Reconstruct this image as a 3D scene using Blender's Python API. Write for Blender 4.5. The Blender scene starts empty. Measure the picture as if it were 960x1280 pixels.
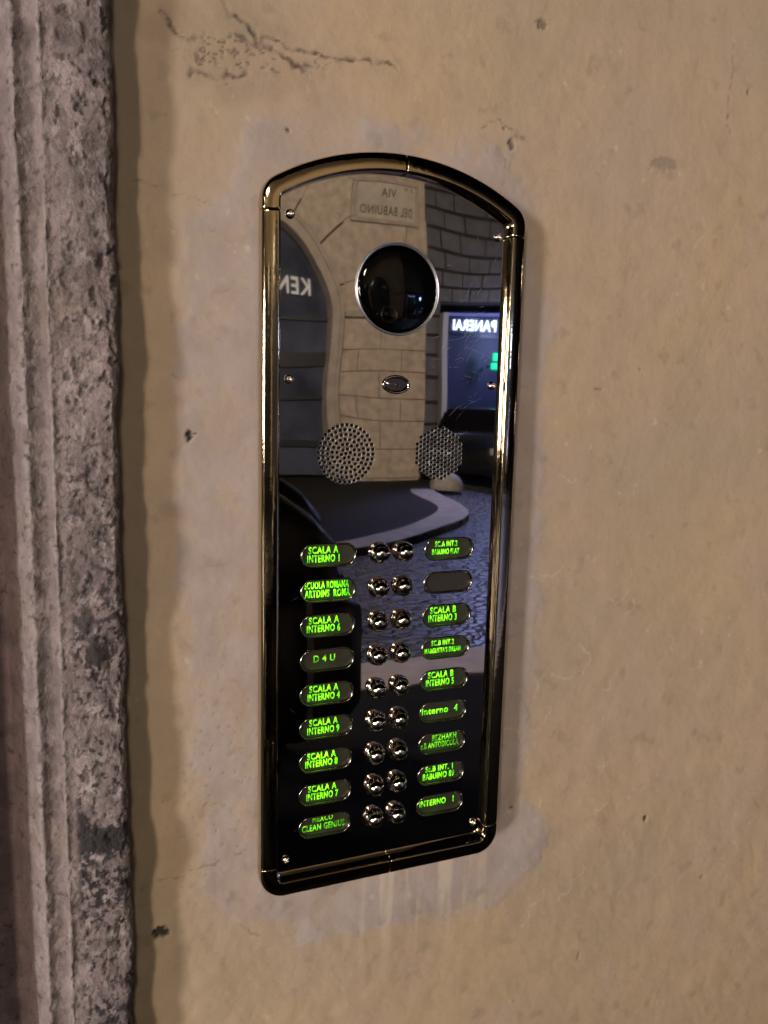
import bpy, bmesh, math, random
import numpy as np
from mathutils import Vector, Matrix
from mathutils.geometry import delaunay_2d_cdt
random.seed(7)
PI = math.pi
sc = bpy.context.scene
COL = sc.collection
Z0 = 1.40                      # height of the first bell row above the pavement

# ------------------------------------------------------------------ camera
cam_d = bpy.data.cameras.new('camera')
cam = bpy.data.objects.new('camera', cam_d); COL.objects.link(cam)
yaw, pitch, roll = 0.385, -0.1433, 0.0246
fw = Vector((math.sin(yaw)*math.cos(pitch), math.cos(yaw)*math.cos(pitch), math.sin(pitch)))
rt = Vector((math.cos(yaw), -math.sin(yaw), 0)); up = rt.cross(fw)
r2 = rt*math.cos(roll) + up*math.sin(roll); u2 = -rt*math.sin(roll) + up*math.cos(roll)
M = Matrix((( r2.x, u2.x, -fw.x, -0.1861), (r2.y, u2.y, -fw.y, -0.4459), (r2.z, u2.z, -fw.z, 0.0949 + Z0), (0, 0, 0, 1)))
cam.matrix_world = M
cam_d.sensor_fit = 'VERTICAL'; cam_d.sensor_height = 24.0; cam_d.lens = 24.0*980/1280
cam_d.clip_start = 0.02; cam_d.clip_end = 300
sc.camera = cam

# ------------------------------------------------------------------ world: night sky over the street
w = bpy.data.worlds.new('World'); sc.world = w; w.use_nodes = True
nt = w.node_tree; bg = nt.nodes['Background']
sky = nt.nodes.new('ShaderNodeTexSky'); sky.sky_type = 'NISHITA'; sky.sun_disc = False
sky.sun_elevation = math.radians(-7); sky.sun_rotation = math.radians(200)
nt.links.new(sky.outputs[0], bg.inputs[0]); bg.inputs[1].default_value = 0.10

# ------------------------------------------------------------------ lamps of the street, plus added fill lamps
def area(name, loc, target, sx, sy, power, color):
    l = bpy.data.lights.new(name, 'AREA'); l.shape = 'RECTANGLE'; l.size = sx; l.size_y = sy
    l.energy = power; l.color = color
    o = bpy.data.objects.new(name, l); COL.objects.link(o); o.location = loc
    o.rotation_euler = (Vector(target) - Vector(loc)).to_track_quat('-Z', 'Y').to_euler()
    return o
def point(name, loc, r, power, color):
    l = bpy.data.lights.new(name, 'POINT'); l.shadow_soft_size = r; l.energy = power; l.color = color
    o = bpy.data.objects.new(name, l); COL.objects.link(o); o.location = loc; return o
def spot(name, loc, target, r, power, color, ang, blend=.5):
    l = bpy.data.lights.new(name, 'SPOT'); l.shadow_soft_size = r; l.energy = power; l.color = color
    l.spot_size = math.radians(ang); l.spot_blend = blend
    o = bpy.data.objects.new(name, l); COL.objects.link(o); o.location = loc
    o.rotation_euler = (Vector(target) - Vector(loc)).to_track_quat('-Z', 'Y').to_euler(); return o
area('shop_window_light', (-4.45, -6.7, 1.75), (0, 0, 1.45), .55, 1.5, 243, (1, .80, .66))
area('shop_window_light', (-8.1, -6.0, 1.75), (0, 0, 1.45), .85, 1.6, 615, (1, .90, .87))
point('soft_fill_lamp', (-1.2, -6.6, 4.0), .40, 345, (1, .87, .69))  # added soft fill that lifts the ambient level, not a known lantern
spot('facade_fill_spot', (2.2, -.5, 6.0), (4.6, -12, 2.4), .12, 4200, (1, .84, .66), 50, .6)  # added spot that brightens the opposite facade, no known fixture
spot('shop_window_light', (8.7, -13.2, 5.6), (6.2, -7.9, 0), .25, 2700, (.40, .45, 1), 50, .5)
point('shop_sign_light', (9.2, -13.8, 2.7), .25, 120, (.45, .55, 1))
for p_ in ((6.8, -3.2, 2.7), (9.5, -5.5, 1.3), (-2.6, -3.4, 2.7), (-6.0, -2.3, 1.1), (12.0, -4.0, 2.2)): point('shop_lamp', p_, .06, 11, (1, .86, .66))
sc.view_settings.view_transform = 'Standard'; sc.view_settings.look = 'None'
sc.view_settings.exposure = 0; sc.view_settings.gamma = 1
sc.cycles.max_bounces = 10; sc.cycles.glossy_bounces = 6
sc.cycles.use_denoising = True

# ------------------------------------------------------------------ helpers
def mesh_obj(name, me, mat=None, parent=None, loc=None):
    o = bpy.data.objects.new(name, me); COL.objects.link(o)
    if mat and not me.materials: me.materials.append(mat)
    if parent: o.parent = parent
    if loc is not None: o.location = loc
    return o
def pyd(name, V, F, mat=None, parent=None, smooth=False, loc=None):
    me = bpy.data.meshes.new(name); me.from_pydata([tuple(v) for v in V], [], F); me.update()
    if smooth: me.polygons.foreach_set('use_smooth', [True]*len(me.polygons))
    return mesh_obj(name, me, mat, parent, loc)
def bmo(name, bm, mat=None, parent=None, smooth=False, loc=None):
    bmesh.ops.recalc_face_normals(bm, faces=bm.faces)
    me = bpy.data.meshes.new(name); bm.to_mesh(me); bm.free()
    if smooth: me.polygons.foreach_set('use_smooth', [True]*len(me.polygons))
    return mesh_obj(name, me, mat, parent, loc)
def tag(o, label=None, cat=None, group=None, kind=None):
    if label: o['label'] = label
    if cat: o['category'] = cat
    if group: o['group'] = group
    if kind: o['kind'] = kind
    return o
def empty(name, loc, rz=0):
    o = bpy.data.objects.new(name, None); COL.objects.link(o); o.location = loc; o.rotation_euler.z = rz
    o.empty_display_size = .05; return o
def box(bm, x0, x1, y0, y1, z0, z1):
    v = [bm.verts.new((x, y, z)) for x in (x0, x1) for y in (y0, y1) for z in (z0, z1)]
    for f in ((0,1,3,2),(4,6,7,5),(0,4,5,1),(2,3,7,6),(0,2,6,4),(1,5,7,3)): bm.faces.new([v[i] for i in f])
def boxo(name, x0, x1, y0, y1, z0, z1, mat, parent=None, bev=0):
    bm = bmesh.new(); box(bm, x0, x1, y0, y1, z0, z1)
    if bev: bmesh.ops.bevel(bm, geom=bm.edges[:], offset=bev, segments=2, profile=.5, affect='EDGES')
    return bmo(name, bm, mat, parent)
def prism_xz(name, pts, y0, y1, mat, parent=None, bev=0):
    bm = bmesh.new()
    a = [bm.verts.new((x, y0, z)) for x, z in pts]; b = [bm.verts.new((x, y1, z)) for x, z in pts]
    bm.faces.new(a); bm.faces.new(b[::-1]); n = len(pts)
    for i in range(n): bm.faces.new((a[i], b[i], b[(i+1) % n], a[(i+1) % n]))
    if bev: bmesh.ops.bevel(bm, geom=[e for e in bm.edges if all(v in a for v in e.verts)], offset=bev, segments=1, affect='EDGES')
    return bmo(name, bm, mat, parent)
def lathe(prof, n=32):                       # (radius, y) pairs turned about the y axis
    V = []; F = []
    for r, y in prof:
        for k in range(n): V.append((r*math.cos(2*PI*k/n), y, r*math.sin(2*PI*k/n)))
    for i in range(len(prof)-1):
        for k in range(n):
            F.append((i*n+k, i*n+(k+1) % n, (i+1)*n+(k+1) % n, (i+1)*n+k))
    return V, F

# numpy value noise
def vnoise(x, y, seed):
    xi = np.floor(x).astype(np.int64); yi = np.floor(y).astype(np.int64); fx = x-xi; fy = y-yi
    u = fx*fx*fx*(fx*(fx*6-15)+10); v = fy*fy*fy*(fy*(fy*6-15)+10)
    def g(a, b, dx, dy):
        n = (a*374761393 + b*668265263 + seed*974634721) & 0xffffffff
        n = ((n ^ (n >> 13))*1274126177) & 0xffffffff
        h = ((n ^ (n >> 16)) & 0xffff)*(2*PI/65536.0)
        return np.cos(h)*dx + np.sin(h)*dy
    return (g(xi,yi,fx,fy)*(1-u)+g(xi+1,yi,fx-1,fy)*u)*(1-v) + (g(xi,yi+1,fx,fy-1)*(1-u)+g(xi+1,yi+1,fx-1,fy-1)*u)*v
def fbm(x, y, scale, seed, octv=4, gain=.5):
    s = 0; a = 1; t = 0; f = 1/scale
    for k in range(octv):
        c, d = math.cos(k*.9+.4), math.sin(k*.9+.4)
        s = s + a*vnoise((x*c-y*d)*f+17.3*k, (x*d+y*c)*f-9.1*k, seed+k); t += a*a; a *= gain; f *= 2.03
    return s/math.sqrt(t)*.62
def sstep(a, b, x):
    t = np.clip((x-a)/(b-a), 0, 1); return t*t*(3-2*t)
def seg_dist(px, pz, pts):
    d = np.full(px.shape, 1e9)
    for (ax, az), (bx, bz) in zip(pts[:-1], pts[1:]):
        vx, vz = bx-ax, bz-az; t = np.clip(((px-ax)*vx+(pz-az)*vz)/(vx*vx+vz*vz), 0, 1)
        d = np.minimum(d, np.hypot(px-ax-t*vx, pz-az-t*vz))
    return d
def in_poly(px, pz, pts):
    c = np.zeros(px.shape, bool); n = len(pts)
    for i in range(n):
        x0, z0 = pts[i]; x1, z1 = pts[(i+1) % n]
        if z0 == z1: continue
        c ^= ((z0 > pz) != (z1 > pz)) & (px < (x1-x0)*(pz-z0)/(z1-z0)+x0)
    return c

# ------------------------------------------------------------------ materials
def newmat(name):
    m = bpy.data.materials.new(name); m.use_nodes = True
    return m, m.node_tree, m.node_tree.nodes['Principled BSDF']
def mat(name, col, rough=.5, metal=0, var=0, scale=20, bump=0, bscale=200, spec=.5, rvar=0):
    m, t, p = newmat(name)
    p.inputs['Roughness'].default_value = rough; p.inputs['Metallic'].default_value = metal
    p.inputs['Specular IOR Level'].default_value = spec
    tc = t.nodes.new('ShaderNodeTexCoord')
    n = t.nodes.new('ShaderNodeTexNoise'); n.inputs['Scale'].default_value = scale; n.inputs['Detail'].default_value = 5
    t.links.new(tc.outputs['Object'], n.inputs['Vector'])
    r = t.nodes.new('ShaderNodeValToRGB')
    r.color_ramp.elements[0].position = .3; r.color_ramp.elements[1].position = .7
    r.color_ramp.elements[0].color = [c*(1-var) for c in col]+[1]; r.color_ramp.elements[1].color = [min(1, c*(1+var)) for c in col]+[1]
    t.links.new(n.outputs['Fac'], r.inputs['Fac']); t.links.new(r.outputs['Color'], p.inputs['Base Color'])
    if rvar:
        mr = t.nodes.new('ShaderNodeMapRange'); mr.inputs['To Min'].default_value = max(0, rough-rvar); mr.inputs['To Max'].default_value = rough+rvar
        t.links.new(n.outputs['Fac'], mr.inputs['Value']); t.links.new(mr.outputs[0], p.inputs['Roughness'])
    if bump:
        b = t.nodes.new('ShaderNodeBump'); b.inputs['Strength'].default_value = bump; b.inputs['Distance'].default_value = .002
        n2 = t.nodes.new('ShaderNodeTexNoise'); n2.inputs['Scale'].default_value = bscale; n2.inputs['Detail'].default_value = 4
        t.links.new(tc.outputs['Object'], n2.inputs['Vector']); t.links.new(n2.outputs['Fac'], b.inputs['Height']); t.links.new(b.outputs[0], p.inputs['Normal'])
    return m
def emit(name, col, strength):
    m, t, p = newmat(name); p.inputs['Base Color'].default_value = [c*.3 for c in col]+[1]
    p.inputs['Emission Color'].default_value = list(col)+[1]; p.inputs['Emission Strength'].default_value = strength
    return m
def attr(t, name):
    a = t.nodes.new('ShaderNodeAttribute'); a.attribute_name = name; s = t.nodes.new('ShaderNodeSeparateColor')
    t.links.new(a.outputs['Color'], s.inputs[0]); return s, a
def mixc(t, fac, a, b, mode='MIX'):
    n = t.nodes.new('ShaderNodeMix'); n.data_type = 'RGBA'; n.blend_type = mode
    for inp, v in ((0, fac), (6, a), (7, b)):
        if isinstance(v, (int, float)): n.inputs[inp].default_value = v
        elif isinstance(v, (tuple, list)): n.inputs[inp].default_value = list(v)+[1]
        else: t.links.new(v, n.inputs[inp])
    return n.outputs[2]
def math_n(t, op, a, b=None):
    n = t.nodes.new('ShaderNodeMath'); n.operation = op
    for i, v in enumerate((a, b)):
        if v is None: continue
        if isinstance(v, (int, float)): n.inputs[i].default_value = v
        else: t.links.new(v, n.inputs[i])
    return n.outputs[0]
def noise_n(t, scale, detail=4, vec=None, rough=.5):
    n = t.nodes.new('ShaderNodeTexNoise'); n.inputs['Scale'].default_value = scale; n.inputs['Detail'].default_value = detail
    n.inputs['Roughness'].default_value = rough
    if vec: t.links.new(vec, n.inputs['Vector'])
    return n.outputs['Fac']
def ramp_n(t, fac, a, b):
    n = t.nodes.new('ShaderNodeMapRange'); n.interpolation_type = 'SMOOTHSTEP'
    n.inputs['From Min'].default_value = a; n.inputs['From Max'].default_value = b; t.links.new(fac, n.inputs['Value']); return n.outputs[0]

# plaster: ochre limewash over cement, masks baked per vertex for wear (r cement patch, g soiled cracks and chips, b ochre tone, a = pale rub marks)
def plaster_material():
    m, t, p = newmat('plaster')
    s, a = attr(t, 'wear'); tc = t.nodes.new('ShaderNodeTexCoord'); oc = tc.outputs['Object']
    c = mixc(t, s.outputs[2], (.395, .307, .228), (.435, .328, .208))
    n1 = noise_n(t, 55, 6, oc, .6)
    c = mixc(t, math_n(t, 'MULTIPLY', ramp_n(t, n1, .42, .68), .35), c, (.33, .25, .185))
    mp = t.nodes.new('ShaderNodeMapping'); mp.inputs['Scale'].default_value = (70, 70, 6); t.links.new(oc, mp.inputs[0])
    n2 = noise_n(t, 1.0, 4, mp.outputs[0], .6)
    c = mixc(t, math_n(t, 'MULTIPLY', ramp_n(t, n2, .5, .75), .22), c, (.47, .375, .29))
    c = mixc(t, math_n(t, 'MULTIPLY', ramp_n(t, noise_n(t, 7, 3, oc), .40, .68), .55), c, (.345, .285, .195))
    c = mixc(t, math_n(t, 'MULTIPLY', ramp_n(t, noise_n(t, 16, 4, oc), .52, .72), .35), c, (.42, .315, .255))
    pc = mixc(t, ramp_n(t, noise_n(t, 38, 5, oc), .35, .7), (.372, .318, .290), (.335, .278, .245))
    c = mixc(t, s.outputs[0], c, pc)
    c = mixc(t, a.outputs['Alpha'], c, (.52, .44, .36))
    n3 = noise_n(t, 420, 3, oc)
    c = mixc(t, math_n(t, 'MULTIPLY', ramp_n(t, n3, .62, .75), .25), c, (.2, .15, .11))
    c = mixc(t, s.outputs[1], c, (.035, .028, .026))
    t.links.new(c, p.inputs['Base Color']); p.inputs['Roughness'].default_value = .72; p.inputs['Specular IOR Level'].default_value = .35
    b = t.nodes.new('ShaderNodeBump'); b.inputs['Strength'].default_value = .24; b.inputs['Distance'].default_value = .0014
    h = math_n(t, 'ADD', noise_n(t, 260, 5, oc, .65), math_n(t, 'MULTIPLY', noise_n(t, 900, 2, oc), .35))
    t.links.new(h, b.inputs['Height']); t.links.new(b.outputs[0], p.inputs['Normal'])
    return m
def jamb_material():
    m, t, p = newmat('weathered_stone')
    s, a = attr(t, 'wear'); tc = t.nodes.new('ShaderNodeTexCoord'); oc = tc.outputs['Object']
    c = mixc(t, ramp_n(t, noise_n(t, 45, 6, oc, .6), .3, .7), (.225, .178, .176), (.345, .285, .282))
    c = mixc(t, math_n(t, 'MULTIPLY', ramp_n(t, noise_n(t, 18, 4, oc), .5, .7), .5), c, (.30, .24, .19))
    c = mixc(t, s.outputs[2], c, (.45, .405, .40))
    c = mixc(t, math_n(t, 'MULTIPLY', ramp_n(t, noise_n(t, 300, 4, oc), .55, .72), .5), c, (.13, .105, .10))
    mv = t.nodes.new('ShaderNodeMapping'); mv.inputs['Scale'].default_value = (1, 1, .45); t.links.new(oc, mv.inputs[0])
    f1 = noise_n(t, 120, 7, mv.outputs[0], .62); f2 = noise_n(t, 80, 7, mv.outputs[0], .62)
    fl = math_n(t, 'ADD', math_n(t, 'MULTIPLY', s.outputs[0], .55), .30)
    c = mixc(t, math_n(t, 'MULTIPLY', ramp_n(t, f2, .52, .60), math_n(t, 'MULTIPLY', fl, .65)), c, (.49, .42, .41))
    c = mixc(t, math_n(t, 'MULTIPLY', ramp_n(t, f1, .50, .64), math_n(t, 'MULTIPLY', fl, .55)), c, (.085, .068, .068))
    c = mixc(t, math_n(t, 'MULTIPLY', a.outputs['Alpha'], .75), c, (.22, .150, .152))
    c = mixc(t, s.outputs[1], c, (.026, .023, .026))
    t.links.new(c, p.inputs['Base Color']); p.inputs['Roughness'].default_value = .8
    b = t.nodes.new('ShaderNodeBump'); b.inputs['Strength'].default_value = .95; b.inputs['Distance'].default_value = .0018
    t.links.new(noise_n(t, 420, 5, oc, .7), b.inputs['Height']); t.links.new(b.outputs[0], p.inputs['Normal'])
    return m
MP = plaster_material(); MJ = jamb_material()
def plate_material():
    m, t, p = newmat('polished_plate')
    p.inputs['Metallic'].default_value = 1; p.inputs['Base Color'].default_value = (.54, .53, .54, 1)
    tc = t.nodes.new('ShaderNodeTexCoord'); oc = tc.outputs['Object']
    mr = t.nodes.new('ShaderNodeMapRange'); mr.inputs['To Min'].default_value = .004; mr.inputs['To Max'].default_value = .036
    t.links.new(noise_n(t, 45, 4, oc), mr.inputs['Value']); t.links.new(mr.outputs[0], p.inputs['Roughness'])
    b = t.nodes.new('ShaderNodeBump'); b.inputs['Strength'].default_value = 1.0; b.inputs['Distance'].default_value = .00034
    t.links.new(noise_n(t, 15, 0, oc), b.inputs['Height']); t.links.new(b.outputs[0], p.inputs['Normal'])
    return m
MPL = plate_material()
MBR = mat('brass', (.54, .445, .28), .07, 1, .06, 60, .05, 120, rvar=.03)
MCH = mat('chrome', (.64, .56, .49), .06, 1, .05, 200, rvar=.03)
MST = mat('steel_rim', (.75, .75, .80), .34, 1, .04, 200)
MBK = mat('black_plastic', (.012, .012, .013), .45, 0, .2, 60)
MLB = mat('label_film', (.030, .025, .019), .34, 0, .15, 400, .1, 900)
MSC = mat('scratched_metal', (.85, .85, .88), .36, 1, .1, 600)
MGR = mat('grille_metal', (.74, .71, .71), .42, 1, .05, 300)
def lit_card():
    m, t, p = newmat('backlit_label_film'); p.inputs['Base Color'].default_value = (.030, .026, .018, 1); p.inputs['Roughness'].default_value = .34
    tc = t.nodes.new('ShaderNodeTexCoord'); oc = tc.outputs['Object']
    p.inputs['Emission Color'].default_value = (.06, .38, .0, 1)
    t.links.new(math_n(t, 'MULTIPLY', ramp_n(t, noise_n(t, 70, 2, oc), .42, .70), .045), p.inputs['Emission Strength']); return m
MLC = lit_card()
def led_material(name, k):
    m, t, p = newmat(name); p.inputs['Base Color'].default_value = (.02, .05, .01, 1)
    tc = t.nodes.new('ShaderNodeTexCoord'); oc = tc.outputs['Object']
    c = mixc(t, ramp_n(t, noise_n(t, 260, 2, oc), .35, .68), (.06, .62, .0), (.28, 1.0, .01))
    t.links.new(c, p.inputs['Emission Color'])
    st = math_n(t, 'ADD', math_n(t, 'MULTIPLY', ramp_n(t, noise_n(t, 170, 3, oc), .38, .58), .8*k), .25*k)
    t.links.new(st, p.inputs['Emission Strength']); return m
MLED = [led_material('led_lettering', k) for k in (1.2, 2.5, 3.8)]

# ------------------------------------------------------------------ plaster wall
YW = .017
def axis(lo, hi, step, far):
    a = list(np.arange(lo, hi, step)); d = step; x = a[-1]
    while x < far[1]: d *= 1.35; x += d; a.append(x)
    d = step; x = lo; pre = []
    while x > far[0]: d *= 1.35; x -= d; pre.append(x)
    return np.array(pre[::-1]+a)
K = 1.020
def adj(L): return [(-.186+(x+.186)*K, .095+(z-.095)*K) for x, z in L]
PATCH = adj([(-0.1229, 0.1886), (-0.0998, 0.2066), (-0.0931, 0.2401), (-0.0615, 0.2531), (-0.033, 0.253), (-0.0134, 0.258), (0.0176, 0.2536), (0.0499, 0.2558), (0.0784, 0.2527), (0.0886, 0.2275), (0.0977, 0.2039), (0.1026, 0.1641), (0.114, 0.1597), (0.1166, 0.1391), (0.1107, 0.1126), (0.1165, 0.0206), (0.1155, -0.0473), (0.1125, -0.1293), (0.1127, -0.1902), (0.1386, -0.2202), (0.1265, -0.2497), (0.0935, -0.2678), (0.0174, -0.268), (-0.0181, -0.2621), (-0.0544, -0.2616), (-0.0583, -0.2433), (-0.099, -0.2306), (-0.1129, -0.2083), (-0.1192, -0.1488), (-0.1222, -0.0725), (-0.1282, 0.0003), (-0.1287, 0.0647), (-0.1265, 0.1353)])
CRACKS = [adj(c) for c in [[(-0.1036, 0.3029), (-0.0987, 0.2979), (-0.0908, 0.2947), (-0.0828, 0.2895), (-0.0842, 0.2852)], [(-0.1334, 0.2906), (-0.1294, 0.2882), (-0.1254, 0.2818), (-0.1199, 0.2802), (-0.1143, 0.2825)], [(-0.12, 0.265), (-0.1117, 0.2637), (-0.1031, 0.2638), (-0.0959, 0.267), (-0.0886, 0.2702)], [(-0.1158, 0.2697), (-0.1088, 0.2742), (-0.1045, 0.2709)], [(-0.0944, 0.2874), (-0.0872, 0.284), (-0.0798, 0.2833), (-0.0723, 0.2825), (-0.0632, 0.2786), (-0.054, 0.2767)], [(-0.0798, 0.2873), (-0.0709, 0.2889), (-0.0633, 0.2869), (-0.0541, 0.2864), (-0.0471, 0.2869)], [(-0.0478, 0.2854), (-0.0384, 0.2835), (-0.0272, 0.2862), (-0.0174, 0.2864), (-0.0075, 0.2881), (-0.0007, 0.2856)], [(-0.0973, 0.2782), (-0.093, 0.2796)]]]
HAIR = [adj(c) for c in [[(.2497, .345), (.2515, .322), (.2500, .305), (.2530, .286)], [(.0734, .246), (.0732, .230)], [(-.135, .104), (-.1312, .1050), (-.1275, .1035)], [(-.095, -.238), (-.088, -.246), (-.082, -.249)], [(-.155, -.199), (-.140, -.196), (-.11, -.191), (-.09, -.188)], [(-.15, .205), (-.128, .202), (-.11, .198)], [(.057, .262), (.068, .268), (.080, .262), (.093, .255)]]]
SPOTS = [(-.122, .0715, .0021, .0036, 1), (-.119, .0725, .0008, .0008, .8), (-.1426, -.2307, .0052, .0040, 1), (.2247, -.2256, .0016, .0030, 1), (.0955, .328, .0045, .003, .55), (.0782, .255, .0028, .003, .7), (.0725, .263, .0013, .0013, .6), (.2677, .3155, .0014, .0014, .6), (-.066, .2431, .0012, .001, .8), (.1532, .0618, .001, .001, .4), (.1029, -.1946, .0016, .001, .8), (.19, .12, .0012, .001, .4), (.155, .105, .0035, .0008, .5), (.29, -.29, .0022, .0016, .4), (.17, -.33, .0015, .0035, .35)]
def build_wall():
    xs = axis(-.172, .40, .0011, (-.18, 4.0)); zs = axis(-.46, .40, .0011, (-1.40, 3.2))
    X, Zz = np.meshgrid(xs, zs); n, mm = X.shape
    wx = X + .010*fbm(X, Zz, .03, 5, 4); wz = Zz + .010*fbm(X, Zz, .03, 11, 4)
    inp = in_poly(wx, wz, PATCH); d = seg_dist(wx, wz, PATCH+[PATCH[0]])
    sd = np.where(inp, d, -d)
    sd = sd + .011*fbm(X, Zz, .011, 27, 5, .6) + .010*fbm(X, Zz, .04, 29, 3)
    patch = .35*sstep(-.014, .004, sd) + .65*sstep(-.003, .0050, sd)
    thin = fbm(X, Zz, .05, 21, 4)
    top = sstep(.17, .24, Zz)
    patch = patch*(1 - .55*top*sstep(-.05, .12, thin)) * (1 - .35*sstep(.02, .16, fbm(X, Zz, .028, 25, 4)))
    # lime runs under the frame
    run = 1.35*sstep(.0, .17, fbm(X, Zz*.05, .010, 33, 2))*sstep(-.31, -.25, Zz)*sstep(-.19, -.215, Zz)*sstep(-.03, .0, X)*sstep(.1, .07, X)
    soil = np.zeros_like(X); H = np.zeros_like(X)
    cw = .0016*fbm(X, Zz, .006, 41, 3)
    cx = X + cw*2.2 + .006*fbm(X, Zz, .016, 43, 4); cz = Zz + .0040*fbm(X, Zz, .006, 47, 4) + .006*fbm(X, Zz, .016, 45, 4)
    wid = .0006 + .0013*np.clip(fbm(X, Zz, .012, 51, 3)+.25, 0, 1)
    near = (X < .03) & (Zz > .24)
    for i, c in enumerate(CRACKS):
        dd = seg_dist(cx, cz, c); k = 1.5 if i in (2, 4) else .9
        soil = np.maximum(soil, .85*sstep(wid*k*2.3, wid*k*.2, dd)*np.clip(.6+1.8*fbm(X, Zz, .006, 57, 3), 0, 1))
        H -= .0006*sstep(wid*k*2, 0, dd)
        soil = np.maximum(soil, .16*sstep(.010, .0, dd)*sstep(-.1, .25, fbm(X, Zz, .012, 59, 4)))
    rz = np.exp(-(((X+.098)/.032)**2+((Zz-.277)/.016)**2)) + .7*np.exp(-(((X+.06)/.04)**2+((Zz-.284)/.008)**2))
    ridge = sstep(.030, .0, np.abs(fbm(X, Zz*1.6, .020, 53, 4, .6)))*sstep(.30, .75, rz+.5*fbm(X, Zz, .014, 55, 3))
    soil = np.maximum(soil, .68*ridge); H -= .0006*ridge
    for c in HAIR:
        dd = seg_dist(cx, cz, c); soil = np.maximum(soil, .40*sstep(.0010, .0002, dd)*sstep(-.2, .1, fbm(X, Zz, .006, 61, 2)))
    for x, z, rx, rz, k in SPOTS:
        x, z = adj([(x, z)])[0]
        q = np.hypot((X-x)/rx, (Zz-z)/rz) + 1.3*fbm(X, Zz, .003, 71, 3)
        mk = sstep(1.15, .75, q); soil = np.maximum(soil, k*mk); H -= .0018*k*mk
    # olive stain
    x, z = adj([(.1985, .2584)])[0]
    q = np.hypot((X-x)/.0125, (Zz-z)/.0042) + .9*fbm(X, Zz, .004, 75, 3)
    soil = np.maximum(soil, .30*sstep(1.1, .85, q))
    # soft grey soiling near the top crack field
    q = np.hypot((X+.095)/.055, (Zz-.285)/.03) + 1.2*fbm(X, Zz, .02, 77, 4)
    soil = np.maximum(soil, .13*sstep(1.1, .5, q))
    soil = np.maximum(soil, .16*sstep(.18, .34, fbm(X, Zz, .018, 81, 5)))
    soil = np.maximum(soil, .6*sstep(.40, .46, fbm(X, Zz, .0045, 83, 2))*sstep(.05, .2, fbm(X, Zz, .05, 85, 2)))
    # pitted zone left of the frame
    pit = sstep(.20, .30, fbm(X, Zz, .0035, 87, 2))*np.exp(-(((X+.105)/.03)**2+((Zz+.14)/.09)**2))
    soil = np.maximum(soil, .35*pit); H -= .0004*pit
    tone = np.clip(.5 + 1.5*fbm(X, Zz, .11, 91, 4) + .35*sstep(-.1, -.32, Zz) - .25*sstep(.1, .35, Zz)*sstep(.1, .3, X), 0, 1)
    rub = .55*sstep(.24, .36, fbm(X*1.6+Zz*.7, Zz*1.0-X*.5, .012, 95, 5))*sstep(.0, .2, fbm(X, Zz, .07, 99, 3))
    for i in range(26):
        x0 = random.uniform(.12, .34); z0 = random.uniform(-.36, .22); a = random.gauss(.6, .6); L = random.uniform(.004, .018)
        if random.random() < .5: z0 = random.uniform(-.30, -.02); x0 = random.uniform(.11, .2)
        dd = seg_dist(cx, cz, [(x0, z0), (x0+L*math.cos(a), z0+L*math.sin(a)), (x0+1.5*L*math.cos(a+.5), z0+1.5*L*math.sin(a+.5))])
        rub = np.maximum(rub, .5*sstep(.0009, .0001, dd))
    rub = np.maximum(rub, .55*run)
    fade = sstep(.6, .3, np.abs(X))
    H += .0030*fbm(X, Zz, .14, 3, 3) + .0016*fbm(X, Zz, .035, 7, 4)*sstep(.15, -.2, Zz-.0) + .0008*fbm(X, Zz, .02, 9, 4) + .00022*fbm(X, Zz, .005, 15, 3) + .0005*patch
    # trowel ridges
    H += .0007*np.abs(fbm(X+.4*Zz, Zz*.5, .03, 13, 3))*2*sstep(.0, -.3, Zz)
    V = np.stack([X, YW - H, Zz], -1).reshape(-1, 3)
    i = np.arange(n*mm).reshape(n, mm)
    Q = np.stack([i[:-1, :-1], i[:-1, 1:], i[1:, 1:], i[1:, :-1]], -1).reshape(-1, 4)
    me = bpy.data.meshes.new('plaster_wall')
    me.vertices.add(len(V)); me.vertices.foreach_set('co', V.ravel())
    me.loops.add(Q.size); me.loops.foreach_set('vertex_index', Q.ravel().astype(np.int32))
    me.polygons.add(len(Q)); me.polygons.foreach_set('loop_start', np.arange(0, Q.size, 4, dtype=np.int32))
    me.polygons.foreach_set('use_smooth', np.ones(len(Q), bool)); me.update(calc_edges=True)
    a = me.color_attributes.new('wear', 'FLOAT_COLOR', 'POINT')
    a.data.foreach_set('color', np.stack([patch, soil, tone, rub], -1).reshape(-1).astype(np.float32))
    return tag(mesh_obj('plaster_wall', me, MP, None, (0, 0, Z0)), 'tan limewashed plaster wall with grey cement patch around the bell panel', 'wall')
build_wall()

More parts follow.
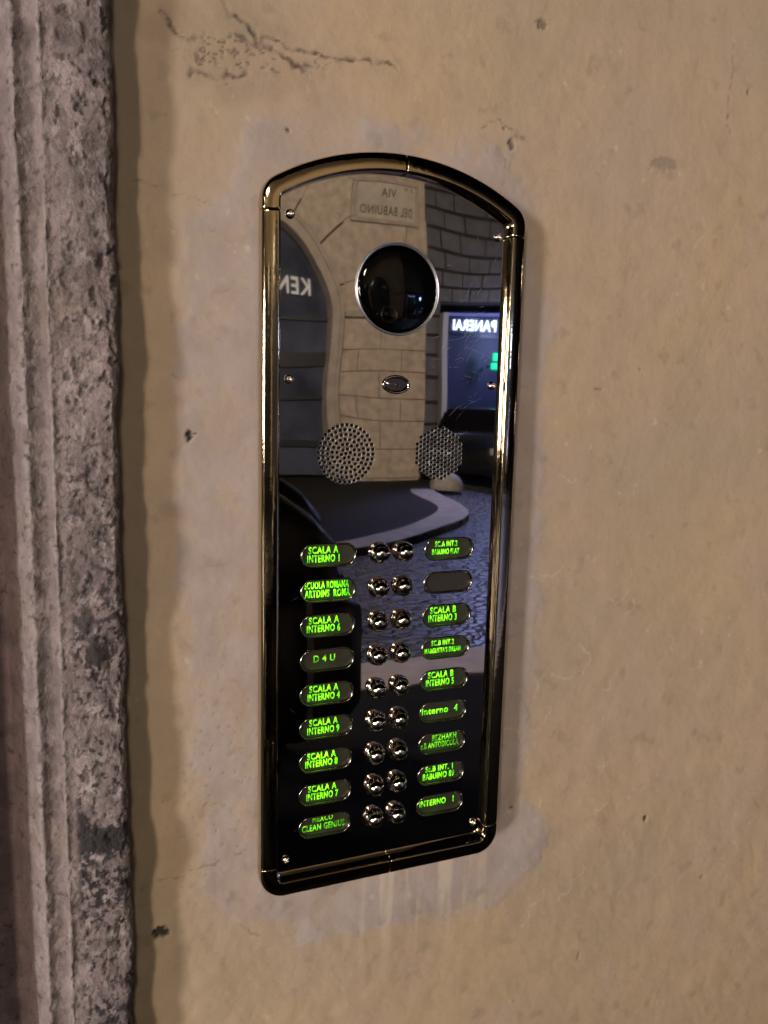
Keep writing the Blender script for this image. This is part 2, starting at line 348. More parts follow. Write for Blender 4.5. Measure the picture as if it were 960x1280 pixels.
# ------------------------------------------------------------------ stone door jamb
def build_jamb():
    prof = [(-.60, .010), (-.40, .004), (-.30, -.004), (-.266, -.026), (-.254, -.030), (-.247, -.026), (-.244, -.006), (-.240, .012), (-.230, .016), (-.2200, .013), (-.2150, .006),  # out-of-view lip on the left, shaped to shade the recess beside it
            (-.2110, -.0015), (-.2080, -.0062), (-.2062, -.0086), (-.2047, -.0092), (-.2032, -.0078), (-.2015, -.0064), (-.1990, -.0060), (-.1965, -.0066), (-.1948, -.0080), (-.1938, -.0104), (-.1928, -.0110),
            (-.1918, -.0100), (-.1900, -.0094), (-.180, -.0108), (-.170, -.0116), (-.1640, -.0112), (-.1612, -.0090), (-.1600, -.0055), (-.1596, .004), (-.1594, .020)]
    P = np.array(prof); seg = np.hypot(*np.diff(P, axis=0).T); s = np.r_[0, np.cumsum(seg)]
    ss = np.r_[np.linspace(0, s[3], 20)[:-1], np.arange(s[3], s[-1], .0007), s[-1]]
    px = np.interp(ss, s, P[:, 0]); py = np.interp(ss, s, P[:, 1])
    for _ in range(1): px[1:-1] = (px[:-2]+2*px[1:-1]+px[2:])/4; py[1:-1] = (py[:-2]+2*py[1:-1]+py[2:])/4
    tx = np.gradient(px); ty = np.gradient(py); l = np.hypot(tx, ty); nx, ny = ty/l, -tx/l        # outward
    zs = axis(-.44, .38, .0008, (-1.40, 2.2)); n = len(zs); m = len(ss)
    S, Zz = np.meshgrid(ss, zs); PX, _ = np.meshgrid(px, zs)
    flat = sstep(-.191, -.185, PX); edge = sstep(-.165, -.1605, PX)
    rid = np.exp(-((PX+.1929)/.0012)**2) + np.exp(-((PX+.2052)/.0022)**2)
    H = .0020*fbm(S, Zz, .022, 101, 5, .6) + .0012*fbm(S, Zz, .006, 103, 4, .6)
    pit = sstep(.05, .26, fbm(S, Zz*.8, .008, 107, 4, .65))*(.30+.70*flat)
    H -= .0019*pit
    H += edge*(.0040*fbm(S*.10, Zz, .060, 109, 5, .55) - .0004)
    chip = sstep(.08, .3, fbm(S*.6, Zz, .02, 113, 5))*np.clip(rid, 0, 1)
    H -= .0026*chip
    H += rid*.0026*fbm(S*.3, Zz, .022, 117, 5, .6)
    low = sstep(.25, -.15, Zz)
    fine = fbm(S, Zz, .0045, 123, 4, .7)
    patchy = sstep(-.12, .22, fbm(S, Zz*.7, .045, 121, 3))
    black = sstep(.0, .20, fine + .30*fbm(S, Zz, .018, 125, 3) - .10 + .24*patchy*low)*flat*(.55+.45*low)
    black = np.maximum(black, .97*sstep(.07, .17, fbm(S, Zz*.7, .026, 126, 4) + .40*fine)*flat*sstep(.16, -.10, Zz))
    black = np.maximum(black, .65*sstep(.10, .34, fbm(S, Zz, .006, 127, 4, .65)))
    black = np.maximum(black, .55*pit)
    black = np.maximum(black, .32*sstep(-.15, .2, fbm(S, Zz, .03, 129, 5, .6))*(.5+.5*flat))
    gro = np.exp(-((PX+.1985)/.0030)**2); black = np.maximum(black, .55*gro*sstep(-.25, .15, fbm(S, Zz, .016, 131, 5, .6)))
    black = np.maximum(black, .5*chip)
    light = np.clip(np.clip(rid, 0, 1)*(.55+1.3*fbm(S, Zz, .02, 133, 5)), 0, 1)*(1-.8*chip)
    light = np.maximum(light, .75*sstep(.02, .26, fbm(S, Zz, .010, 137, 5, .6))*flat)*(1-.7*black)
    left = sstep(-.211, -.218, PX)
    black = np.maximum(black, left*.35*sstep(-.1, .2, fbm(S, Zz, .02, 139, 4)))
    DY = -.0130*fbm(S*.05, Zz, .070, 141, 5, .62)*sstep(-.176, -.166, PX)
    V = np.stack([np.broadcast_to(px, H.shape)+nx*H, np.broadcast_to(py, H.shape)+ny*H+DY*sstep(.004, -.004, np.broadcast_to(py, H.shape)), Zz], -1).reshape(-1, 3)
    i = np.arange(n*m).reshape(n, m)
    Q = np.stack([i[:-1, :-1], i[:-1, 1:], i[1:, 1:], i[1:, :-1]], -1).reshape(-1, 4)
    me = bpy.data.meshes.new('stone_door_jamb')
    me.vertices.add(len(V)); me.vertices.foreach_set('co', V.ravel())
    me.loops.add(Q.size); me.loops.foreach_set('vertex_index', Q.ravel().astype(np.int32))
    me.polygons.add(len(Q)); me.polygons.foreach_set('loop_start', np.arange(0, Q.size, 4, dtype=np.int32))
    me.polygons.foreach_set('use_smooth', np.ones(len(Q), bool)); me.update(calc_edges=True)
    a = me.color_attributes.new('wear', 'FLOAT_COLOR', 'POINT')
    a.data.foreach_set('color', np.stack([flat, np.clip(black, 0, 1), light, left], -1).reshape(-1).astype(np.float32))
    return tag(mesh_obj('stone_door_jamb', me, MJ, None, (0, 0, Z0)), 'weathered grey moulded stone door jamb with black crust left of the panel', 'door jamb')
build_jamb()

# ------------------------------------------------------------------ bell panel
panel = tag(empty('bell_panel', (0, 0, Z0)), 'polished door entry panel with brass frame, round camera and two columns of lit name tags', 'intercom')
HW, ZB, RT, ZC = .0730, -.2053, .139, .086        # half width, bottom, radius and centre of the top arc (inner contour)
RF, RB = .004, .005
def contour(step=.0012):
    """inner contour, clockwise from the left upper joint; list of (x, z, nx, nz, seam_index)"""
    P = []
    def line(x0, z0, x1, z1, nx, nz):
        k = max(1, int(math.hypot(x1-x0, z1-z0)/step))
        for i in range(k): t = i/k; P.append((x0+(x1-x0)*t, z0+(z1-z0)*t, nx, nz))
    def arc(cx, cz, r, a0, a1, rr):
        k = max(8, int(abs(a1-a0)*rr/step))
        for i in range(k):
            a = a0+(a1-a0)*i/k; P.append((cx+r*math.cos(a), cz+r*math.sin(a), math.cos(a), math.sin(a)))
    fx = HW-RF; fz = ZC+math.sqrt((RT-RF)**2-fx**2); fa = math.atan2(fz-ZC, fx)
    cuts = []
    cuts.append(len(P)); line(-HW, .1963, -HW, fz, -1, 0)
    arc(-fx, fz, RF, PI, PI-fa, .015)
    arc(0, ZC, RT, PI-fa, PI/2-.010, RT+.01); cuts.append(len(P))
    arc(0, ZC, RT, PI/2-.010, fa, RT+.01)
    arc(fx, fz, RF, fa, 0, .015)
    line(HW, fz, HW, .1963, 1, 0); cuts.append(len(P))
    line(HW, .1963, HW, -.1952, 1, 0); cuts.append(len(P))
    line(HW, -.1952, HW, ZB+RB, 1, 0)
    arc(HW-RB, ZB+RB, RB, 0, -PI/2, .016)
    line(HW-RB, ZB, .0030, ZB, 0, -1); cuts.append(len(P))
    line(.0030, ZB, -HW+RB, ZB, 0, -1)
    arc(-HW+RB, ZB+RB, RB, -PI/2, -PI, .016)
    line(-HW, ZB+RB, -HW, -.1952, -1, 0); cuts.append(len(P))
    line(-HW, -.1952, -HW, .1963, -1, 0)
    return P, cuts
CT, CUTS = contour()
prof = [(.0000, .0030), (.0000, -.0004), (.0001, -.0030), (.0002, -.0046), (.0004, -.0055), (.0007, -.0060), (.0011, -.0062), (.0018, -.00625), (.0034, -.00622), (.0052, -.0061), (.0070, -.0059), (.0086, -.0056), (.0096, -.0053), (.0102, -.0048), (.0106, -.0040), (.01085, -.0027), (.0110, -.0008), (.0110, .0014), (.0107, .0036), (.0098, .0055), (.0084, .0070), (.0065, .0078)]
NCT = len(CT)
for k in range(6):
    a, b = CUTS[k], CUTS[(k+1) % 6]
    idx = list(range(a, b)) if b > a else list(range(a, NCT))+list(range(0, b))
    idx.append(b % NCT)
    pts = [list(CT[i]) for i in idx]
    # small gap at each joint
    g = .00022
    for e, nb in ((0, 1), (-1, -2)):
        dx, dz = pts[nb][0]-pts[e][0], pts[nb][1]-pts[e][1]; L = math.hypot(dx, dz)
        pts[e][0] += dx/L*g; pts[e][1] += dz/L*g
    # eased end: duplicate rings pulled in a little
    rings = []
    def ring(p, s): return [(p[0]+p[2]*(.0055+(t-.0055)*s), y*s if y < 0 else y, p[1]+p[3]*(.0055+(t-.0055)*s)) for t, y in prof]
    def lerp(p, q, d):
        L = math.hypot(q[0]-p[0], q[1]-p[1]); t = d/L; return [p[j]+(q[j]-p[j])*t for j in range(4)]
    rings.append(ring(pts[0], .93)); rings.append(ring(lerp(pts[0], pts[1], .00025), .99))
    rings += [ring(p, 1) for p in ([lerp(pts[0], pts[1], .0006)]+pts[1:-1]+[lerp(pts[-1], pts[-2], .0006)])]
    rings.append(ring(lerp(pts[-1], pts[-2], .00025), .99)); rings.append(ring(pts[-1], .93))
    V = [v for r in rings for v in r]; n = len(prof); F = []
    for i in range(len(rings)-1):
        for j in range(n-1): F.append((i*n+j, i*n+j+1, (i+1)*n+j+1, (i+1)*n+j))
    F.append(tuple(range(n))); F.append(tuple(range(len(V)-n, len(V)))[::-1])
    bm = bmesh.new(); vs = [bm.verts.new(v) for v in V]
    for f in F: bm.faces.new([vs[i] for i in f])
    bmo('frame_segment', bm, MBR, panel, True)
# mounting box behind the frame
V = []; F = []
for (x, z, nx, nz) in CT[::3]:
    for y in (.0045, .0175): V.append((x+nx*.0072, y, z+nz*.0072))
n = len(V)//2
for i in range(n): j = (i+1) % n; F.append((2*i, 2*i+1, 2*j+1, 2*j))
F.append(tuple(2*i for i in range(n)))
pyd('mounting_box', V, F, MBK, panel)

# faceplate with real openings
TX, TR, THW = .0408, .0066, .0170                  # tag column offset, end radius, half length
PITCH = .022
ROWS = [-.022*i for i in range(9)]
holes = []
def circ(cx, cz, r, n): return [(cx+r*math.cos(2*PI*k/n), cz+r*math.sin(2*PI*k/n)) for k in range(n)]
def stadium(cx, cz, hw, r, n=12):
    L = []
    for s, a0 in ((1, -PI/2), (-1, PI/2)):
        for k in range(n+1):
            a = a0+PI*k/n; L.append((cx+s*(hw-r)+r*math.cos(a), cz+r*math.sin(a)))
    return L
SPX, SPZ = .0309, .0617
gl = [(-SPX, SPZ)]
for k in range(1, 7):
    for j in range(6*k): a = 2*PI*j/(6*k)+.2*k; gl.append((-SPX+.00288*k*math.cos(a), SPZ+.00288*k*math.sin(a)))
gr = []
for i in range(-9, 10):
    for j in range(-9, 10):
        x = .00288*(i+.5*(j % 2)); z = .00288*.866*j
        xx, zz = z, x                      # columns staggered vertically
        if math.hypot(xx, zz) < .0169: gr.append((SPX+xx, SPZ+zz))
HR = .00128
loops = [[(x, z) for x, z, a, b in CT[::2]]]
for L in (gl, gr):
    for x, z in L: loops.append(circ(x, z, HR, 12))
tags = [(s*TX, z) for s in (-1, 1) for z in ROWS]
for x, z in tags: loops.append(stadium(x, z, THW, TR))
CAMZ, CAMR = .1598, .0262
loops.append(circ(0, CAMZ, CAMR-.0006, 64))
vv = []; ee = []
for L in loops:
    b = len(vv); vv += [Vector(p) for p in L]; n = len(L); ee += [(b+i, b+(i+1) % n) for i in range(n)]
ov, oe, of, *_ = delaunay_2d_cdt(vv, ee, [], 0, 1e-7)
cxz = np.array([[sum(ov[i].x for i in f)/3, sum(ov[i].y for i in f)/3] for f in of])
keep = in_poly(cxz[:, 0], cxz[:, 1], loops[0])
keep &= np.hypot(cxz[:, 0], cxz[:, 1]-CAMZ) > CAMR-.0006
gh = np.array(gl+gr)
keep &= np.min(np.hypot(cxz[:, None, 0]-gh[None, :, 0], cxz[:, None, 1]-gh[None, :, 1]), 1) > HR*.985
for x, z in tags:
    dx = np.maximum(np.abs(cxz[:, 0]-x)-(THW-TR), 0); keep &= np.hypot(dx, cxz[:, 1]-z) > TR*.995
bm = bmesh.new(); bv = [bm.verts.new((v.x, 0, v.y)) for v in ov]
for f, k in zip(of, keep):
    if k: bm.faces.new([bv[i] for i in f])
fp = bmo('faceplate', bm, MPL, panel)
# speaker grilles: countersunk bores
for name, L, cx in (('speaker_grille', gl, -SPX), ('speaker_grille', gr, SPX)):
    V = []; F = []; BV = []; BF = []; n = 12
    for x, z in L:
        b = len(V)
        for r, y in ((HR+.00002, -.00005), (HR-.00006, -.00004), (.00117, .00006), (.00114, .00022)):
            V += [(x+r*math.cos(2*PI*k/n), y, z+r*math.sin(2*PI*k/n)) for k in range(n)]
        for i in range(3):
            for k in range(n): F.append((b+i*n+k, b+(i+1)*n+k, b+(i+1)*n+(k+1) % n, b+i*n+(k+1) % n))
        b = len(BV)
        for y in (.00022, .0026): BV += [(x+.00114*math.cos(2*PI*k/n), y, z+.00114*math.sin(2*PI*k/n)) for k in range(n)]
        for k in range(n): BF.append((b+k, b+n+k, b+n+(k+1) % n, b+(k+1) % n))
    g = pyd(name, V, F, MGR, panel, True)
    tag(pyd('bores', BV, BF, MBK, g, True), kind='stuff')
    V2, F2 = lathe([(.0001, .0026), (.0190, .0026), (.0190, .0040)], 32)
    pyd('speaker_cloth', V2, F2, MBK, g, False, (cx, 0, SPZ))
# camera window: rim, smoked dome, lens behind
V, F = lathe([(CAMR-.0004, .003), (CAMR-.0003, -.0010), (CAMR-.0001, -.0015), (CAMR+.0003, -.0017), (CAMR+.0007, -.0014), (CAMR+.0009, -.0007), (CAMR+.0010, .0004)], 96)
rim = pyd('camera_rim', V, F, MST, panel, True, (0, 0, CAMZ))
def smoked():
    m, t, p = newmat('smoked_glass')
    t.nodes.remove(p); o = t.nodes['Material Output']
    g = t.nodes.new('ShaderNodeBsdfGlossy'); g.inputs['Roughness'].default_value = .02; g.inputs['Color'].default_value = (1, 1, 1, 1)
    tr = t.nodes.new('ShaderNodeBsdfTransparent'); tr.inputs['Color'].default_value = (.22, .21, .21, 1)
    fr = t.nodes.new('ShaderNodeFresnel'); fr.inputs['IOR'].default_value = 1.36
    mx = t.nodes.new('ShaderNodeMixShader'); t.links.new(fr.outputs[0], mx.inputs[0]); t.links.new(tr.outputs[0], mx.inputs[1]); t.links.new(g.outputs[0], mx.inputs[2])
    t.links.new(mx.outputs[0], o.inputs[0]); return m
MSG = smoked()
pr = [(max(.00005, (CAMR-.0003)*math.sin(i/20*PI/2)), -.0005-.0035*math.cos(i/20*PI/2)) for i in range(21)]
V, F = lathe(pr, 64); pyd('camera_dome', V, F, MSG, panel, True, (0, 0, CAMZ))
V, F = lathe([(.00005, .0050), (CAMR-.001, .0050), (CAMR-.001, .001)], 48)
cb = pyd('camera_housing', V, F, MBK, panel, False, (0, 0, CAMZ))
V, F = lathe([(.0058, .0052), (.0058, .0012), (.0054, .0006), (.0048, .0004), (.0042, .0010), (.0036, .0024), (.0030, .0028)], 40)
lz = pyd('lens_barrel', V, F, mat('lens_barrel', (.30, .29, .28), .25, .8), panel, True, (-.0045, 0, CAMZ-.0145))
V, F = lathe([(.00005, .0012), (.0012, .0013), (.0024, .0018), (.0034, .0027)], 32)
pyd('lens', V, F, mat('lens_glass', (.01, .01, .015), .03, 0, spec=.8), lz, True)
# oval proximity reader
def oval(prof, a, b, n=56):
    V = []; F = []
    for s, y in prof:
        for k in range(n): V.append((a*math.cos(2*PI*k/n)+s*math.cos(2*PI*k/n), y, b*math.sin(2*PI*k/n)+s*math.sin(2*PI*k/n)))
    for i in range(len(prof)-1):
        for k in range(n): F.append((i*n+k, i*n+(k+1) % n, (i+1)*n+(k+1) % n, (i+1)*n+k))
    return V, F
V, F = oval([(.0004, .0004), (.0003, -.0006), (-.0002, -.0011), (-.0008, -.0011), (-.0014, -.0006), (-.0019, -.0001)], .0088, .0054)
ovr = pyd('oval_bezel', V, F, MCH, panel, True, (.0004, 0, .1037))
V, F = oval([(0, -.0001), (-.0010, -.0004), (-.0024, -.0009), (-.0034, -.0011), (-.00345, -.0011)], .0069, .00352)
F.append(tuple(range(len(V)-56, len(V)))[::-1])
pyd('oval_lens', V, F, mat('oval_lens', (.10, .10, .105), .08, .7, .2, 300), ovr, True)
V, F = lathe([(.00005, -.0017), (.0007, -.0016), (.0011, -.0012)], 16); pyd('sensor_eye', V, F, MBK, ovr, True)

# screws
SX = .0666
scr_me = None
for i, (x, z) in enumerate([(-SX, .1960), (SX, .1960), (-SX, .1049), (SX, .1049), (-SX, -.1942), (SX, -.1942)]):
    if scr_me is None:
        V, F = lathe([(.0027, .0003), (.0027, -.0004), (.0025, -.0010), (.0021, -.0015), (.0016, -.0018), (.0013, -.0019), (.0012, -.0017), (.0012, -.0007), (.00005, -.0006)], 24)
        o = pyd('screw', V, F, MCH, panel, True, (x, 0, z)); scr_me = o.data
    else: o = mesh_obj('screw', scr_me, None, panel, (x, 0, z))
# bell buttons
V, F = lathe([(.0069, .0003), (.0069, -.0003), (.0068, -.0006), (.0066, -.0007), (.0063, -.0006), (.0063, -.0001)], 32); col_v = (V, F)
pb = [(.0061, .0002), (.0061, -.0026), (.0060, -.0034), (.0057, -.0048), (.0050, -.0062), (.0041, -.0073), (.0030, -.0081), (.0018, -.0086), (.0007, -.0088), (.00005, -.00885)]
bme = cme = None
for z in ROWS:
    for s in (-1, 1):
        if bme is None:
            V, F = lathe(pb, 32); b = pyd('bell_button', V, F, MCH, panel, True, (s*.0080, 0, z)); bme = b.data
            c = pyd('collar', col_v[0], col_v[1], MCH, b, True); cme = c.data
        else:
            b = mesh_obj('bell_button', bme, None, panel, (s*.0080, 0, z)); mesh_obj('collar', cme, None, b)
        b.rotation_euler = (random.uniform(-.03, .03), random.uniform(-2, 2), random.uniform(-.03, .03))
# name tags
def text_mesh(txt, h, sx):
    cu = bpy.data.curves.new('lettering', 'FONT'); cu.body = txt; cu.size = h/.70; cu.offset = h*.030; cu.resolution_u = 3
    cu.space_character = 1.12
    o = bpy.data.objects.new('tmp', cu); COL.objects.link(o)
    dg = bpy.context.evaluated_depsgraph_get(); me = bpy.data.meshes.new_from_object(o.evaluated_get(dg))
    bpy.data.objects.remove(o); bpy.data.curves.remove(cu)
    xs = [v.co.x for v in me.vertices]; w0 = min(xs); 
    for v in me.vertices: v.co = Vector(((v.co.x-w0)*sx, 0, v.co.y))
    me.update(); return me, (max(xs)-w0)*sx
LEFT = [(('SCALA A', -.0125, .0012, .0042, .0190), ('INTERNO 1', -.0132, -.0042, .0044, .0205), 1),
        (('SCUOLA ROMANA', -.0148, .0012, .0042, .0285), ('ARTDINS  ROMA', -.0145, -.0042, .0044, .0290), 2),
        (('SCALA A', -.0118, .0012, .0042, .0195), ('INTERNO 6', -.0130, -.0042, .0044, .0215), 1),
        (('D 4 U', -.0085, -.0014, .0042, .0140), None, 0),
        (('SCALA A', -.0110, .0012, .0042, .0190), ('INTERNO 4', -.0120, -.0042, .0044, .0210), 1),
        (('SCALA A', -.0108, .0012, .0042, .0188), ('INTERNO 9', -.0120, -.0042, .0044, .0210), 1),
        (('SCALA A', -.0118, .0012, .0042, .0188), ('INTERNO 8', -.0130, -.0042, .0044, .0212), 2),
        (('SCALA A', -.0110, .0012, .0042, .0188), ('INTERNO 7', -.0120, -.0042, .0044, .0210), 1),
        (('NEXCO', -.0078, .0024, .0036, .0135), ('CLEAN GENIUS', -.0148, -.0032, .0042, .0285), 0)]
RIGHT = [(('SC.A INT.2', -.0095, .0014, .0035, .0160), ('BABUINO FLAT', -.0115, -.0036, .0034, .0195), 1),
         None,
         (('SCALA B', -.0115, .0012, .0042, .0188), ('INTERNO 3', -.0125, -.0042, .0044, .0205), 1),
         (('SC.B INT.2', -.0098, .0014, .0034, .0165), ('MARGUTTA\'S DREAM', -.0145, -.0036, .0032, .0265), 1),
         (('SCALA B', -.0115, .0012, .0042, .0188), ('INTERNO 5', -.0128, -.0042, .0044, .0205), 1),
         (('Interno  4', -.0150, -.0016, .0044, .0265), None, 1),
         (('BEZHAKH', -.0068, .0012, .0040, .0180), ('c.B ANTODICOLA', -.0150, -.0038, .0040, .0280), 0),
         (('Sc.B INT. 1', -.0110, .0014, .0040, .0205), ('BABUINO 89', -.0128, -.0040, .0042, .0235), 1),
         (('INTERNO   1', -.0145, -.0010, .0042, .0255), None, 1)]
def tag_meshes():
    out = stadium(0, 0, THW, TR); n = len(out)
    cen = [(math.copysign(THW-TR, x) if abs(x) > THW-TR-1e-6 else x, 0) for x, z in out]
    def off(d): return [(c[0]+(x-c[0])*(TR+d)/TR, z*(TR+d)/TR) for (x, z), c in zip(out, cen)]
    V = []; F = []
    prf = [(.0009, .0001), (.0008, -.0003), (.0004, -.0006), (.0000, -.0006), (-.0004, -.0002), (-.0006, .0006), (-.0006, .0022)]
    for d, y in prf: V += [(x, y, z) for x, z in off(d)]
    for i in range(len(prf)-1):
        for k in range(n): F.append((i*n+k, i*n+(k+1) % n, (i+1)*n+(k+1) % n, (i+1)*n+k))
    W = [(x, 0, z) for x, z in off(-.0003)]
    return V, F, W, [tuple(range(n))[::-1]]
V, F, W, G = tag_meshes(); tme = lme = None
MTR = mat('tag_rim', (.30, .28, .26), .16, 1, .05, 300, rvar=.05)
for side, data in ((-1, LEFT), (1, RIGHT)):
    for z, spec in zip(ROWS, data):
        if tme is None:
            b = pyd('name_tag', V, F, MTR, panel, True, (side*TX, 0, z)); tme = b.data
            l = pyd('label_card', W, G, MLB, b, False, (0, .0018, 0)); lme = l.data
        else:
            b = mesh_obj('name_tag', tme, None, panel, (side*TX, 0, z)); l = mesh_obj('label_card', lme, None, b, (0, .0018, 0))
        if spec is None: continue
        l.material_slots[0].link = 'OBJECT'; l.material_slots[0].material = MLC
        k = spec[2]
        for ln in spec[:2]:
            if ln is None: continue
            txt, x, zz, h, wid = ln
            me, wd = text_mesh(txt, h, 1.0)
            for v in me.vertices: v.co.x *= wid/wd
            me.materials.append(MLED[k])
            mesh_obj('lettering', me, None, b, (x, .0016, zz+random.uniform(-.0001, .0001)))
# fine scratches in the polish
bm = bmesh.new()
for i in range(110):
    if i < 90: x, z = random.gauss(.052, .014), random.gauss(.128, .026)
    else: x, z = random.uniform(-.066, .066), random.uniform(-.19, .21)
    a = random.gauss(.55, .5); L = random.uniform(.002, .013)*(1 if i < 90 else .5); hwd = random.uniform(.00003, .00009)
    if abs(x)+L > .070 or math.hypot(x, z-CAMZ) < CAMR+.001+L or z > .205 or (abs(x) < .06 and z < .012 and abs(abs(x)-TX) < THW+.01): continue
    d = Vector((math.cos(a), 0, math.sin(a))); nn = Vector((-d.z, 0, d.x)); c = Vector((x, -.00004, z))
    p = [c-d*L/2, c+nn*hwd, c+d*L/2, c-nn*hwd]; bm.faces.new([bm.verts.new(q) for q in p])
tag(bmo('scratches', bm, MSC, panel), kind='stuff')

# ------------------------------------------------------------------ the street that the plate mirrors
MSTN = mat('facade_stone', (.41, .33, .25), .8, 0, .24, 7, .5, 30)
MST2 = mat('facade_stone_trim', (.34, .28, .22), .75, 0, .15, 5, .2, 40)
MDKB = mat('dark_block', (.16, .145, .135), .8, 0, .2, 4, .3, 30)
MJNT = mat('joint_mortar', (.05, .045, .04), .9)
MASP = mat('asphalt', (.014, .013, .012), .9, 0, .25, 6, .4, 120, spec=.15)
MKRB = mat('travertine_kerb', (.24, .21, .18), .7, 0, .2, 8, .2, 60)
MKR2 = mat('pale_kerb', (.60, .52, .48), .7, 0, .15, 8, .2, 60)
MGLS = mat('dark_window', (.055, .06, .085), .15, 0, .4, 1.5)
MBLK = mat('car_paint_black', (.008, .008, .009), .12, 0, spec=.6)
MTYR = mat('tyre_rubber', (.012, .012, .012), .8)
MRIMS = mat('alloy_rim', (.45, .45, .47), .3, 1)
def cobble_material():
    m, t, p = newmat('cobblestone'); tc = t.nodes.new('ShaderNodeTexCoord')
    v = t.nodes.new('ShaderNodeTexVoronoi'); v.inputs['Scale'].default_value = 13.0; v.feature = 'DISTANCE_TO_EDGE'; t.links.new(tc.outputs['Object'], v.inputs['Vector'])
    e = ramp_n(t, v.outputs['Distance'], .0, .14)
    c = mixc(t, e, (.012, .011, .012), (.085, .08, .085)); t.links.new(c, p.inputs['Base Color'])
    p.inputs['Roughness'].default_value = .42
    b = t.nodes.new('ShaderNodeBump'); b.inputs['Strength'].default_value = 1; b.inputs['Distance'].default_value = .06
    t.links.new(e, b.inputs['Height']); t.links.new(b.outputs[0], p.inputs['Normal']); return m
tag(boxo('road', -40, 40, -60, -3.25, -.4, 0, cobble_material()), kind='structure')
np_ = tag(boxo('pavement', -40, 40, -2.90, .02, -.4, .12, MASP), kind='structure')
for i in range(-6, 8):
    boxo('kerbstone', i*1.05+.004, (i+1)*1.05-.004, -3.248, -2.903, -.3, .125, MKR2, np_, .008)
# far pavement ending in a rounded tip
ctl = [(-40, -6.0), (-10, -6.05), (1.2, -6.30), (2.41, -6.65), (3.0, -6.92), (3.6, -7.3), (4.15, -7.8), (4.52, -8.35), (4.70, -8.95), (4.80, -9.6), (5.02, -10.4), (5.6, -11.2), (5.62, -30), (-40, -30)]
tip = [ctl[0], ctl[1]]
for i in range(2, 10):                      # rounded corner, Catmull-Rom through the surveyed points
    p0, p1, p2, p3 = (Vector(ctl[j]) for j in (i-1, i, i+1, i+2))
    for k in range(4):
        t = k/4; tip.append(tuple(.5*(2*p1+(p2-p0)*t+(2*p0-5*p1+4*p2-p3)*t*t+(3*p1-p0-3*p2+p3)*t**3)) if not (i == 2 and k) else tuple(p1.lerp(p2, t)))
NT = len(tip); tip += ctl[10:]
def flat_slab(name, pts, z0, z1, m, parent=None):
    bm = bmesh.new(); a = [bm.verts.new((x, y, z1)) for x, y in pts]; b = [bm.verts.new((x, y, z0)) for x, y in pts]
    bm.faces.new(a); n = len(pts)
    for i in range(n): bm.faces.new((a[i], a[(i+1) % n], b[(i+1) % n], b[i]))
    return bmo(name, bm, m, parent)
def inset(pts, d, i0, i1):
    out = []
    for i in range(i0, i1):
        a, b = Vector(pts[i-1]), Vector(pts[i+1]); t = (b-a).normalized(); nrm = Vector((t.y, -t.x))
        if nrm.y > 0: nrm = nrm
        p = Vector(pts[i]); q1 = p+nrm*d; q2 = p-nrm*d
        out.append(tuple(q1 if (q1-Vector((0, -15))).length < (q2-Vector((0, -15))).length else q2))
    return out
fp2 = tag(flat_slab('pavement', tip, -.3, .07, MASP), kind='structure')
inn = inset(tip, .36, 1, NT+1)
for i in range(1, NT):
    a, b = tip[i], tip[i+1]; c, d = inn[i-1], inn[i]
    flat_slab('kerbstone', [a, b, d, c], .0, .078, MKRB, fp2)
tag(boxo('ground', -60, 60, -70, 3, -.9, -.41, MASP), kind='structure')

# stone palace opposite
pal = tag(empty('stone_palace', (3, -12, 0)), 'pale stone palace across the street mirrored in the plate, with an arched shop window', 'building')
def P(o): o.matrix_parent_inverse = Matrix.Translation((-3, 12, 0)); return o
YF = -12.0
AX, AZ, RO, RI = 2.35, 2.80, 1.72, 1.50       # arch centre and radii
P(boxo('wall', -8, 0.62, -13.5, YF-.02, 0, 9, MSTN, pal))
pts = [(5.5, 0), (5.5, 9), (.62, 9), (.62, AZ+RO)]
P(boxo('wall', .62, 5.48, -13.5, YF-.02, AZ+RO, 9, MSTN, pal))
P(boxo('wall', AX+RO, 5.48, -13.5, YF-.02, 0, AZ+RO, MSTN, pal))
# voussoirs and pier courses as proud blocks
nv = 9
for k in range(nv):
    a0 = PI*k/nv+.006; a1 = PI*(k+1)/nv-.006
    q = []
    for a in (a0, (a0+a1)/2, a1): q.append((AX+RO*math.cos(a), AZ+RO*math.sin(a)))
    for a in (a1, a0):
        s = min(1.55/max(.2, abs(math.cos(a))), 1.05/max(.2, abs(math.sin(a)))); s = max(s, 0)+0
        R = min(RO+1.5, RO+.25+.9*abs(math.sin(2*a)))
        q.append((AX+R*math.cos(a), AZ+R*math.sin(a)))
    P(prism_xz('voussoir', q, YF+.012, YF-.03, MSTN, pal, .012))
for i in range(24):
    a0 = PI*i/24; a1 = PI*(i+1)/24
    for (r0, r1, yf) in ((RI, RO-.07, .03), (RO-.07, RO, .06)):
        q = [(AX+r0*math.cos(a0), AZ+r0*math.sin(a0)), (AX+r1*math.cos(a0), AZ+r1*math.sin(a0)), (AX+r1*math.cos(a1), AZ+r1*math.sin(a1)), (AX+r0*math.cos(a1), AZ+r0*math.sin(a1))]
        P(prism_xz('arch_moulding', q, YF+yf, YF-.35, MST2, pal))
for (x0, x1, yf) in ((AX+RI, AX+RO-.07, .03), (AX+RO-.07, AX+RO, .06), (AX-RO, AX-RI, .04)):
    P(boxo('arch_moulding', x0, x1, YF-.35, YF+yf, .12, AZ, MST2, pal))
zc = [.12, .70, 1.20, 1.53, 1.89, 2.24, 2.78]
